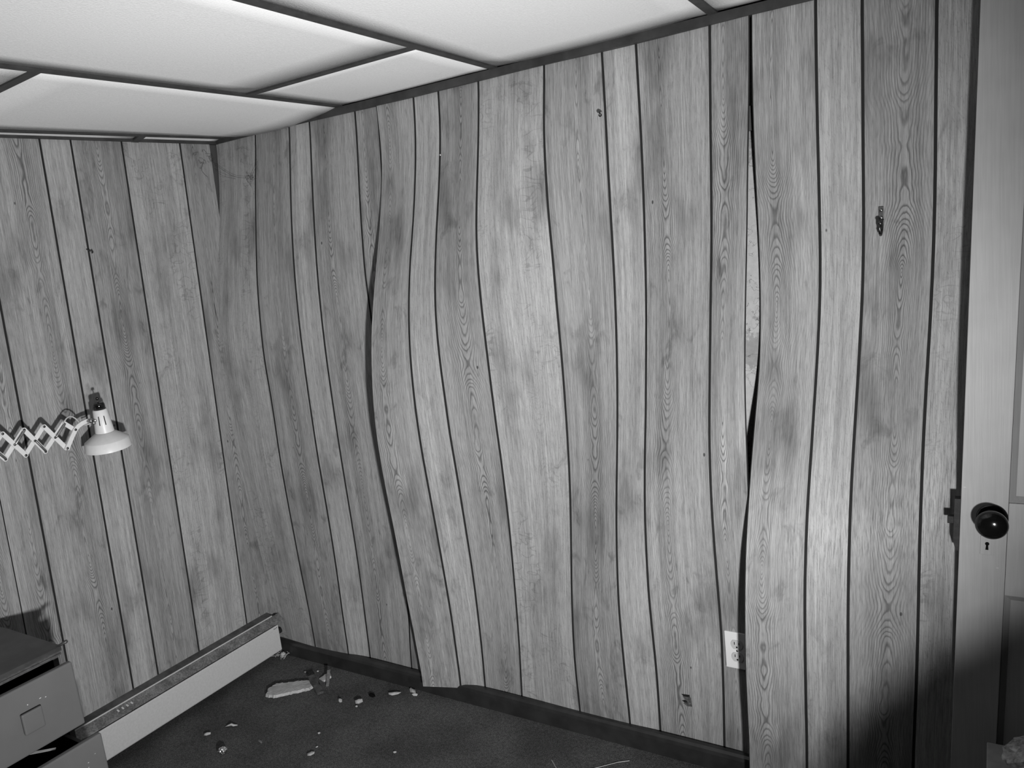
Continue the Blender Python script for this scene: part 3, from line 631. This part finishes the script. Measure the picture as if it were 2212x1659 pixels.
# crumpled things in the lower drawer
def crumple(name, c, r, mat, seed, sq=(1, 1, 1), sub=3, amp=0.35, fr=2.2):
    rnd = random.Random(seed); bm = bmesh.new(); bmesh.ops.create_icosphere(bm, subdivisions=sub, radius=1.0)
    from mathutils import noise
    off = Vector((rnd.uniform(0, 50), rnd.uniform(0, 50), rnd.uniform(0, 50)))
    for v in bm.verts:
        k = 1 + amp * noise.ridged_multi_fractal(v.co * fr + off, 1.0, 2.1, 4, 1.0, 2.0) * 0.5 - amp * 0.6
        v.co = Vector((v.co.x * sq[0], v.co.y * sq[1], v.co.z * sq[2])) * k * r
    o = bmobj(name, bm, mat); o.location = c; return o
M_bag = plain('dark_plastic_bag', 0.012, 0.22, 0, 0.6)
bag = crumple('plastic_bag', (0.470, -1.185, 0.318), 0.062, M_bag, 3, (0.85, 0.95, 0.9), 4, 0.5, 2.6); tag(bag, 'crumpled dark plastic bag in the lower drawer', 'bag')
M_paper = plain('paper_white', 0.45, 0.7)
cardo = mesh('paper_card', [(0.455, -1.215, 0.432), (0.497, -1.163, 0.425), (0.503, -1.168, 0.4235), (0.461, -1.222, 0.4305), (0.455, -1.215, 0.4315), (0.497, -1.163, 0.4245), (0.503, -1.168, 0.423), (0.461, -1.222, 0.430)],
             [(0, 3, 2, 1), (4, 5, 6, 7), (0, 1, 5, 4), (1, 2, 6, 5), (2, 3, 7, 6), (3, 0, 4, 7)], M_paper); tag(cardo, 'narrow white card lying on the bag in the lower drawer', 'card')

# ------------------------------------------------------------------ extending scissor lamp
LO = Vector(sh((0.0, -0.99, 1.15))); lampo = empty('scissor_lamp', LO); tag(lampo, 'white metal scissor-arm wall lamp with conical shade on the left wall', 'lamp')
def lp3(p): q = Vector(sh(p)); return q - LO
AX = 0.085
T_ = [(-1.041, 1.2285), (-0.978, 1.2235), (-0.917, 1.2195), (-0.858, 1.214), (-0.796, 1.208)]
B_ = [(-1.044, 1.1515), (-0.983, 1.147), (-0.925, 1.142), (-0.867, 1.137), (-0.804, 1.130)]
def flat_bar(p, q, x, wdt=0.0135, th=0.0022, ext=0.006, name='arm_bar'):
    p = Vector((0, p[0], p[1])); q = Vector((0, q[0], q[1])); t = (q - p).normalized(); s = Vector((0, -t.z, t.y)); p = p - t * ext; q = q + t * ext
    bm = bmesh.new(); c = wdt * 0.28
    prof = [p + s * (wdt / 2 - c), p + t * c + s * wdt / 2, q - t * c + s * wdt / 2, q + s * (wdt / 2 - c), q - s * (wdt / 2 - c), q - t * c - s * wdt / 2, p + t * c - s * wdt / 2, p - s * (wdt / 2 - c)]
    va = [bm.verts.new(lp3((x + th, v.y, v.z))) for v in prof]; vb = [bm.verts.new(lp3((x, v.y, v.z))) for v in prof]
    bm.faces.new(va); bm.faces.new(list(reversed(vb)))
    for k in range(8): bm.faces.new((va[k], va[(k + 1) % 8], vb[(k + 1) % 8], vb[k]))
    return bmobj(name, bm, M_white, lampo)
for i in range(4):
    flat_bar(T_[i], B_[i + 1], AX + 0.0045); flat_bar(B_[i], T_[i + 1], AX)
def rivet(y, z, x=AX + 0.0067):
    return lathe('rivet', [(0, 0), (0.0042, 0), (0.0038, 0.0012), (0.0018, 0.002), (0, 0.002)], M_dsteel, lampo, 16, lp3((x, y, z)), (1, 0, 0))
for (y, z) in T_[1:4] + B_[1:]: rivet(y, z)
for i in range(4): rivet((T_[i][0] + B_[i + 1][0] + B_[i][0] + T_[i + 1][0]) / 4, (T_[i][1] + B_[i + 1][1] + B_[i][1] + T_[i + 1][1]) / 4)
mids = [((T_[i][0] + B_[i + 1][0] + B_[i][0] + T_[i + 1][0]) / 4, (T_[i][1] + B_[i + 1][1] + B_[i][1] + T_[i + 1][1]) / 4) for i in range(4)]
for a, b in ((T_[4], mids[3]), (T_[2], mids[1]), (mids[2], B_[3]), (mids[0], B_[1])):
    tube('tension_spring', [lp3((AX + 0.0105, a[0] + (b[0] - a[0]) * f, a[1] + (b[1] - a[1]) * f)) for f in (0, .06, .94, 1)], [0.0028, 0.0036, 0.0036, 0.0028], M_steel, lampo, 10)
# end arm that rises from the last rivet and curves over to the shade joint
ctr = [(-0.806, 1.126), (-0.787, 1.156), (-0.769, 1.181), (-0.758, 1.190), (-0.745, 1.1955), (-0.732, 1.198), (-0.722, 1.198)]
bm = bmesh.new(); L_, R_ = [], []
for i, (y, z) in enumerate(ctr):
    a = Vector(ctr[max(i - 1, 0)]); b = Vector(ctr[min(i + 1, len(ctr) - 1)]); t = (b - a).normalized(); s = Vector((-t.y, t.x)) * 0.0068
    L_.append((y + s.x, z + s.y)); R_.append((y - s.x, z - s.y))
for x, key in ((AX + 0.0072, 'f'), (AX + 0.0145, 'b')):
    pass
F1 = [[bm.verts.new(lp3((x, y, z))) for (y, z) in side] for side in (L_, R_) for x in (AX + 0.0070, AX + 0.0145)]
for i in range(len(ctr) - 1):
    for A, B in ((F1[1], F1[3]), (F1[2], F1[0]), (F1[0], F1[1]), (F1[3], F1[2])): bm.faces.new((A[i], A[i + 1], B[i + 1], B[i]))
for i in (0, len(ctr) - 1): bm.faces.new([F1[k][i] for k in (0, 1, 3, 2)])
bmobj('curved_arm', bm, M_white, lampo)
rivet(-0.769, 1.181, AX + 0.0145); rivet(-0.804, 1.130, AX + 0.0145)
flat_bar(T_[4], (-0.769, 1.181), AX + 0.0045, ext=0.005)
# joint and clamp
jt = tube('swivel_joint', [lp3((AX + 0.010, -0.726, 1.198)), lp3((0.106, -0.7225, 1.1985)), lp3((0.119, -0.7170, 1.1985)), lp3((0.128, -0.7110, 1.1975))], [0.0055, 0.0062, 0.0055, 0.0035], M_steel, lampo, 14)
lathe('joint_collar', [(0, -0.004), (0.0078, -0.004), (0.0078, 0.004), (0, 0.004)], M_steel, jt, 16, lp3((0.110, -0.7205, 1.1985)), (0.8, 0.5, 0))
lathe('wing_screw', [(0, 0), (0.0055, 0), (0.006, 0.004), (0.003, 0.006), (0, 0.0065)], M_steel, jt, 16, lp3((0.119, -0.7190, 1.1915)), (1, 0, 0))
# wall bracket at the far end of the arm
br = tube('wall_bracket', [lp3((0.002, -1.0425, 1.190)), lp3((AX + 0.004, -1.0425, 1.190))], 0.006, M_white, lampo, 14)
bm = bmesh.new(); bbox(bm, lp3((0.0005, -1.0575, 1.135)), lp3((0.005, -1.0275, 1.245)), 0.002); bmobj('bracket_plate', bm, M_white, br)
tube('bracket_pin', [lp3((AX + 0.003, -1.0425, 1.140)), lp3((AX + 0.003, -1.0410, 1.240))], 0.003, M_steel, br, 10)
# shade, neck, socket
SC = lp3((0.118, -0.6835, 1.098)); sax = (0.05, -0.055, 1.0)
lathe('shade', [(0.0705, 0.0), (0.0665, 0.0285), (0.0640, 0.0305), (0.0285, 0.0555), (0.0270, 0.0555), (0.0625, 0.0290), (0.0650, 0.0270), (0.0690, 0.0)], M_white, lampo, 64, SC, sax)
bm_neck = lathe('shade_neck', [(0.0285, 0.0560), (0.0285, 0.0575), (0.0215, 0.1300), (0.0200, 0.1320), (0.0, 0.1320)], M_white, lampo, 48, SC, sax)
A_ = Vector(sax).normalized()
for k, dy in ((0, -0.0085), (1, 0.0085)):
    c = SC + A_ * 0.094; r_ = 0.0252; ang = 0.45
    d = Vector((math.cos(-0.55 + (dy / 0.0252)), math.sin(-0.55 + (dy / 0.0252)), 0.10)).normalized(); nn = d; s_ = A_.cross(nn).normalized()
    bm = bmesh.new(); P = c + nn * (r_ - 0.0010); up_ = (A_ - nn * A_.dot(nn)); up_ = (A_ + nn * -0.11).normalized()
    q = [P + s_ * i * 0.0013 + up_ * j * 0.015 + nn * z for i in (-1, 1) for j in (-1, 1) for z in (-0.0015, 0.0012)]
    v = [bm.verts.new(x) for x in q]
    for f in ((0, 1, 3, 2), (4, 6, 7, 5), (0, 4, 5, 1), (2, 3, 7, 6), (0, 2, 6, 4), (1, 5, 7, 3)): bm.faces.new([v[i] for i in f])
    bmobj('vent_slot', bm, M_blackm, bm_neck)
cap = lathe('socket_cap', [(0, 0.1322), (0.0180, 0.1322), (0.0175, 0.1480), (0.0150, 0.1530), (0, 0.1540)], M_black, lampo, 36, SC, sax)
swp = SC + A_ * 0.153
tube('switch_stem', [swp, swp + A_ * 0.012], 0.0018, M_dsteel, cap, 8)
lathe('switch_key', [(0, 0), (0.0045, 0), (0.0052, 0.004), (0.0035, 0.009), (0, 0.0095)], M_black, cap, 14, swp + A_ * 0.011, sax)
# cord looping from the arm into the neck
tube('cord', [lp3((AX + 0.012, -0.800, 1.213)), lp3((AX + 0.010, -0.790, 1.222)), lp3((AX + 0.006, -0.778, 1.226)), lp3((AX + 0.004, -0.766, 1.222)), lp3((AX + 0.004, -0.757, 1.213)), lp3((AX + 0.006, -0.750, 1.200))], 0.0022, M_recep, lampo, 10)
tube('cord', [lp3((AX + 0.006, -0.735, 1.186)), lp3((AX + 0.010, -0.722, 1.187)), lp3((AX + 0.016, -0.712, 1.193))], 0.0022, M_recep, lampo, 10)

# ------------------------------------------------------------------ litter on the carpet
def shard(name, outline, z, th, mat, label, cat, group=None, jag=0.0, seed=1, bend=0.0, rot=0.0, tilt=(0, 0)):
    """irregular flat fragment: outline in floor coordinates, its own thickness"""
    rnd = random.Random(seed); pts = []
    n = len(outline); cx = sum(p[0] for p in outline) / n; cy = sum(p[1] for p in outline) / n
    for i in range(n):
        a, b = outline[i], outline[(i + 1) % n]; m = max(1, int(math.hypot(b[0] - a[0], b[1] - a[1]) / 0.006)) if jag else 1
        for k in range(m):
            f = k / m; pts.append((a[0] + (b[0] - a[0]) * f + rnd.uniform(-jag, jag) - cx, a[1] + (b[1] - a[1]) * f + rnd.uniform(-jag, jag) - cy))
    bm = bmesh.new(); hz = lambda x, y: tilt[0] * x + tilt[1] * y
    va = [bm.verts.new((x * 0.97, y * 0.97, th + hz(x, y) + rnd.uniform(-.05, .05) * th)) for x, y in pts]; vb = [bm.verts.new((x, y, hz(x, y))) for x, y in pts]
    ct = bm.verts.new((0, 0, th)); cb = bm.verts.new((0, 0, 0)); k = len(pts)
    for i in range(k):
        j = (i + 1) % k; bm.faces.new((va[i], va[j], ct)); bm.faces.new((vb[j], vb[i], cb)); bm.faces.new((va[j], va[i], vb[i], vb[j]))
    o = bmobj(name, bm, mat); o.location = (cx, cy, z); return tag(o, label, cat, group)
M_plas = plain('plaster_fragment', 0.42, 0.9, 0, 0.2, var=0.18, scale=50, bump=0.5)
M_lath = plain('old_wood_shard', 0.07, 0.8, 0, 0.2, var=0.4, scale=60, bump=0.4)
M_bit = plain('plaster_bit', 0.38, 0.9, 0, 0.2, var=0.2, scale=120)
M_dull = plain('dull_scrap', 0.16, 0.9, 0, 0.2, var=0.3, scale=90)
shard('plaster_slab', [(0.205, -0.262), (0.232, -0.300), (0.270, -0.288), (0.362, -0.196), (0.372, -0.160), (0.330, -0.150), (0.300, -0.162), (0.240, -0.205), (0.205, -0.225)], 0.001, 0.011, M_plas, 'large jagged pale plaster slab lying on the carpet', 'debris', jag=0.0028, seed=4)
def bar_piece(name, p, q, wdt, th, mat, label, cat, group=None, seed=1):
    p, q = Vector(p), Vector(q); t = (q - p).normalized(); s = Vector((-t.y, t.x, 0)).normalized(); u = t.cross(s) * -1
    rnd = random.Random(seed); n = 7; bm = bmesh.new(); rows = []
    for i in range(n + 1):
        c = p + (q - p) * i / n; w2 = wdt / 2 * rnd.uniform(0.85, 1.1); d = rnd.uniform(-.06, .06) * wdt
        rows.append([bm.verts.new(c - (p + q) / 2 + s * (k * w2 + d) + Vector((0, 0, z))) for k, z in ((-1, 0), (1, 0), (1, th * rnd.uniform(.8, 1.1)), (-1, th * rnd.uniform(.8, 1.1)))])
    for A, B in zip(rows[:-1], rows[1:]):
        for k in range(4): bm.faces.new((A[k], A[(k + 1) % 4], B[(k + 1) % 4], B[k]))
    bm.faces.new(rows[0]); bm.faces.new(list(reversed(rows[-1])))
    o = bmobj(name, bm, mat); o.location = (p + q) / 2; return tag(o, label, cat, group)
bar_piece('wood_lath', (0.318, -0.142, 0.016), (0.428, -0.200, 0.003), 0.027, 0.009, M_lath, 'dark splintered strip of wood lying across the plaster slab', 'debris', seed=5)
bar_piece('wood_splinter', (0.372, -0.096, 0.030), (0.410, -0.147, 0.001), 0.012, 0.005, M_dull, 'short wood splinter leaning up behind the dark wood strip', 'debris', seed=6)
shard('plaster_scrap', [(0.338, -0.120), (0.372, -0.128), (0.384, -0.100), (0.368, -0.088), (0.350, -0.094)], 0.001, 0.009, M_plas, 'small pale plaster scrap between the splinter and the dark wood strip', 'debris', jag=0.002, seed=9, tilt=(0.1, 0.2))
foil = crumple('foil_ball', (0.366, -0.606, 0.012), 0.0155, plain('crumpled_foil', 0.75, 0.18, 1.0), 12, (1, 1, 0.85), 3, 0.55, 2.4); tag(foil, 'crumpled ball of shiny foil on the carpet', 'foil')
bits = [((0.217, -0.556), 0.014, 0.006, 0.006, 0.9, M_bit, 'small pale plaster chip left of the foil ball'),
        ((0.436, -0.504), 0.019, 0.005, 0.003, -0.25, M_dull, 'thin grey sliver right of the foil ball'),
        ((0.667, -0.484), 0.015, 0.007, 0.006, 1.0, M_bit, 'oval pale chip at the front of the carpet'),
        ((0.610, -0.185), 0.017, 0.009, 0.011, 1.1, M_bit, 'rounded pale lump of plaster on the carpet below the buckled panel'),
        ((0.534, -0.206), 0.012, 0.007, 0.007, -0.5, M_bit, 'small square plaster crumb right of the dark wood strip'),
        ((0.700, -0.090), 0.028, 0.008, 0.006, 0.55, M_plas, 'long white plaster stick near the baseboard'),
        ((0.757, -0.050), 0.026, 0.008, 0.008, -0.35, M_plas, 'white plaster piece touching the baseboard under the buckled panel'),
        ((0.778, -0.064), 0.013, 0.006, 0.006, 0.2, M_plas, 'shorter white plaster piece beside the one touching the baseboard'),
        ((0.624, -0.131), 0.018, 0.010, 0.006, -0.2, M_blackm, 'dark flat scrap between the plaster lumps'),
        ((0.618, -0.208), 0.005, 0.004, 0.004, 0.3, M_bit, 'tiny white crumb just in front of the rounded plaster lump'),
        ((0.930, -0.360), 0.007, 0.005, 0.004, 0.3, M_bit, 'small white crumb alone on the right part of the carpet'),
        ((0.605, -0.385), 0.006, 0.004, 0.004, 0.2, M_bit, 'tiny white speck in the middle of the carpet'),
        ((0.655, -0.445), 0.005, 0.003, 0.003, 0.8, M_bit, 'tiny white speck behind the oval chip'),
        ((0.245, -0.105), 0.005, 0.004, 0.004, 0.1, M_bit, 'tiny white crumb behind the plaster slab'),
        ((0.289, -0.080), 0.004, 0.004, 0.003, 0.6, M_bit, 'tiny white crumb near the baseboard behind the plaster slab')]
for i, ((x, y), a, b, h, r, m, lab) in enumerate(bits):
    o = crumple('plaster_chip' if m is not M_blackm else 'dark_scrap', (x, y, h * 0.75), 1.0, m, 20 + i, (a, b, h), 1, 0.8, 1.3); o.rotation_euler = (0, 0, r); tag(o, lab, 'debris')
curl = tube('paper_curl', [(0.240, -0.497, 0.002), (0.252, -0.490, 0.006), (0.262, -0.484, 0.009), (0.270, -0.482, 0.006), (0.280, -0.473, 0.004)], [0.0006, 0.003, 0.0042, 0.004, 0.0015], M_paper, None, 8); tag(curl, 'small white curl of paper between the heater and the plaster slab', 'paper')
st = tube('string', [(1.43, -0.187, 0.002), (1.462, -0.215, 0.002), (1.50, -0.218, 0.002), (1.545, -0.195, 0.002), (1.59, -0.150, 0.002), (1.625, -0.115, 0.002), (1.655, -0.094, 0.002)], 0.0009, M_recep, None, 6); tag(st, 'thin pale string curving over the carpet by the baseboard', 'string')
# frayed fibres by the heater end
fz = empty('frayed_fibre', (0.045, -0.045, 0.0)); tag(fz, 'tuft of frayed pale fibre beside the heater end on the carpet', 'fibre')
rf = random.Random(3)
for i in range(16):
    a = rf.uniform(0, 6.28); c = Vector((rf.uniform(-.03, .03), rf.uniform(-.02, .02), 0.004)); pts = []
    for k in range(6): pts.append(c + Vector((math.cos(a + k * rf.uniform(.3, .9)) * .012, math.sin(a + k * rf.uniform(.3, .9)) * .012, 0.004 + 0.012 * math.sin(k * .6) * rf.random()))); c = c + Vector((rf.uniform(-.006, .006), rf.uniform(-.006, .006), 0))
    tube('fibre_strand', pts, 0.0012, M_bit if i % 3 else M_paper, fz, 5)
fzc = crumple('fibre_knot', (0.012, -0.006, 0.011), 0.011, M_paper, 40, (1, 1, 1.1), 3, 0.6, 2.4); fzc.parent = fz

# ------------------------------------------------------------------ cobweb in the upper corner
cb = empty('cobweb', sh((0.02, -0.03, 2.0))); tag(cb, 'dusty cobweb strands near the top of the corner', 'cobweb'); CB = Vector(sh((0.02, -0.03, 2.0)))
M_web = plain('cobweb_dust', 0.02, 0.9)
def web(pts, r=0.0007):
    tube('web_strand', [Vector(sh(p)) - CB for p in pts], r, M_web, cb, 5)
web([(0.012, -0.030, 2.02), (0.05, -0.032, 1.997), (0.10, -0.036, 1.970), (0.14, -0.038, 1.956), (0.18, -0.041, 1.949), (0.215, -0.044, 1.944)], 0.0005)
web([(0.010, -0.032, 2.00), (0.04, -0.035, 1.980), (0.08, -0.038, 1.965), (0.13, -0.040, 1.952)], 0.0004)
web([(0.252, -0.036, 2.0), (0.240, -0.040, 1.975), (0.228, -0.044, 1.958), (0.218, -0.046, 1.940), (0.216, -0.048, 1.915)], 0.0005)
rw = random.Random(8)
def wisp(c, r, n, dep):
    for k in range(n):
        p = Vector(c) + Vector((rw.gauss(0, r[0]), rw.gauss(0, r[1]), rw.gauss(0, r[2]))); pts = [p]
        for q in range(5):
            p = p + Vector((rw.gauss(0, r[0]) * .5, rw.gauss(0, r[1]) * .5, rw.gauss(0, r[2]) * .5)); pts.append(p)
        web(pts, dep)
wisp((0.218, -0.050, 1.938), (0.009, 0.001, 0.009), 16, 0.0004)
wisp((0.009, -0.060, 2.045), (0.002, 0.014, 0.018), 14, 0.00035)

# ------------------------------------------------------------------ boxes at the lower right, and an added unseen sack that shades the door
M_boxg = plain('grey_box_card', 0.30, 0.7, 0, 0.3, var=0.15, scale=30)
M_boxd = plain('brown_carton', 0.10, 0.8, 0, 0.2, var=0.12, scale=20)
cl = Vector((2.56, -0.345, 0.0)); carton = empty('storage_carton', cl); tag(carton, 'large carton standing under the grey box in front of the door', 'box')
box('carton_body', (0.0, 0.0, 0.001), (0.70, 0.225, 0.150), M_boxd, carton, 0.004)
box('carton_flap', (0.0, 0.0, 0.1505), (0.70, 0.110, 0.1545), M_boxd, carton, 0.001)
box('carton_flap', (0.0, 0.113, 0.1505), (0.70, 0.225, 0.1545), M_boxd, carton, 0.001)
gl_ = Vector((2.612, -0.342, 0.155)); gb = empty('grey_box', gl_); tag(gb, 'grey box with a corner showing at the lower right edge in front of the door', 'box')
gb.rotation_euler = (0, 0, 0.02)
box('box_body', (0.001, 0.001, 0.0), (0.499, 0.199, 0.165), M_boxg, gb, 0.003)
box('box_lid', (0.0, 0.0, 0.1655), (0.500, 0.200, 0.2045), M_boxg, gb, 0.003)
M_film = plain('crinkled_film', 0.30, 0.25, 0, 0.7, var=0.6, scale=70)
pk = crumple('plastic_parcel', (2.765, -0.240, 0.4055), 0.125, M_film, 77, (1.0, 0.62, 0.36), 4, 0.22, 2.8); tag(pk, 'crinkled plastic-wrapped parcel on top of the grey box at the right edge', 'parcel')
M_blocker = plain('shadow_blocker_sack', 0.03, 0.5, 0, 0.4)
sk = empty('shadow_blocker_sack', (2.975, -1.15, 0.0)); tag(sk, 'added sack-shaped shadow blocker outside the view in front of the boxes', 'bag')  # invented and out of view, placed to cast the soft shadow on the door
sb = crumple('blocker_body', (0, 0, 0.31), 1.0, M_blocker, 91, (0.38, 0.27, 0.50), 5, 0.07, 1.9); sb.parent = sk
for v in sb.data.vertices:
    if v.co.z < -0.305: v.co.z = -0.305 - 0.004 * (-0.305 - v.co.z)
sb.data.polygons.foreach_set('use_smooth', [True] * len(sb.data.polygons))
lathe('blocker_neck', [(0.0, 0.0), (0.10, 0.0), (0.045, 0.035), (0.028, 0.055), (0.030, 0.065), (0.046, 0.09), (0.058, 0.125), (0.03, 0.128), (0.0, 0.110)], M_blocker, sk, 22, (0.02, 0.0, 0.775), (0.1, 0.05, 1))
rs = random.Random(5)
for v in sk.children[-1].data.vertices: v.co += Vector((rs.uniform(-.01, .01), rs.uniform(-.01, .01), rs.uniform(-.008, .008)))
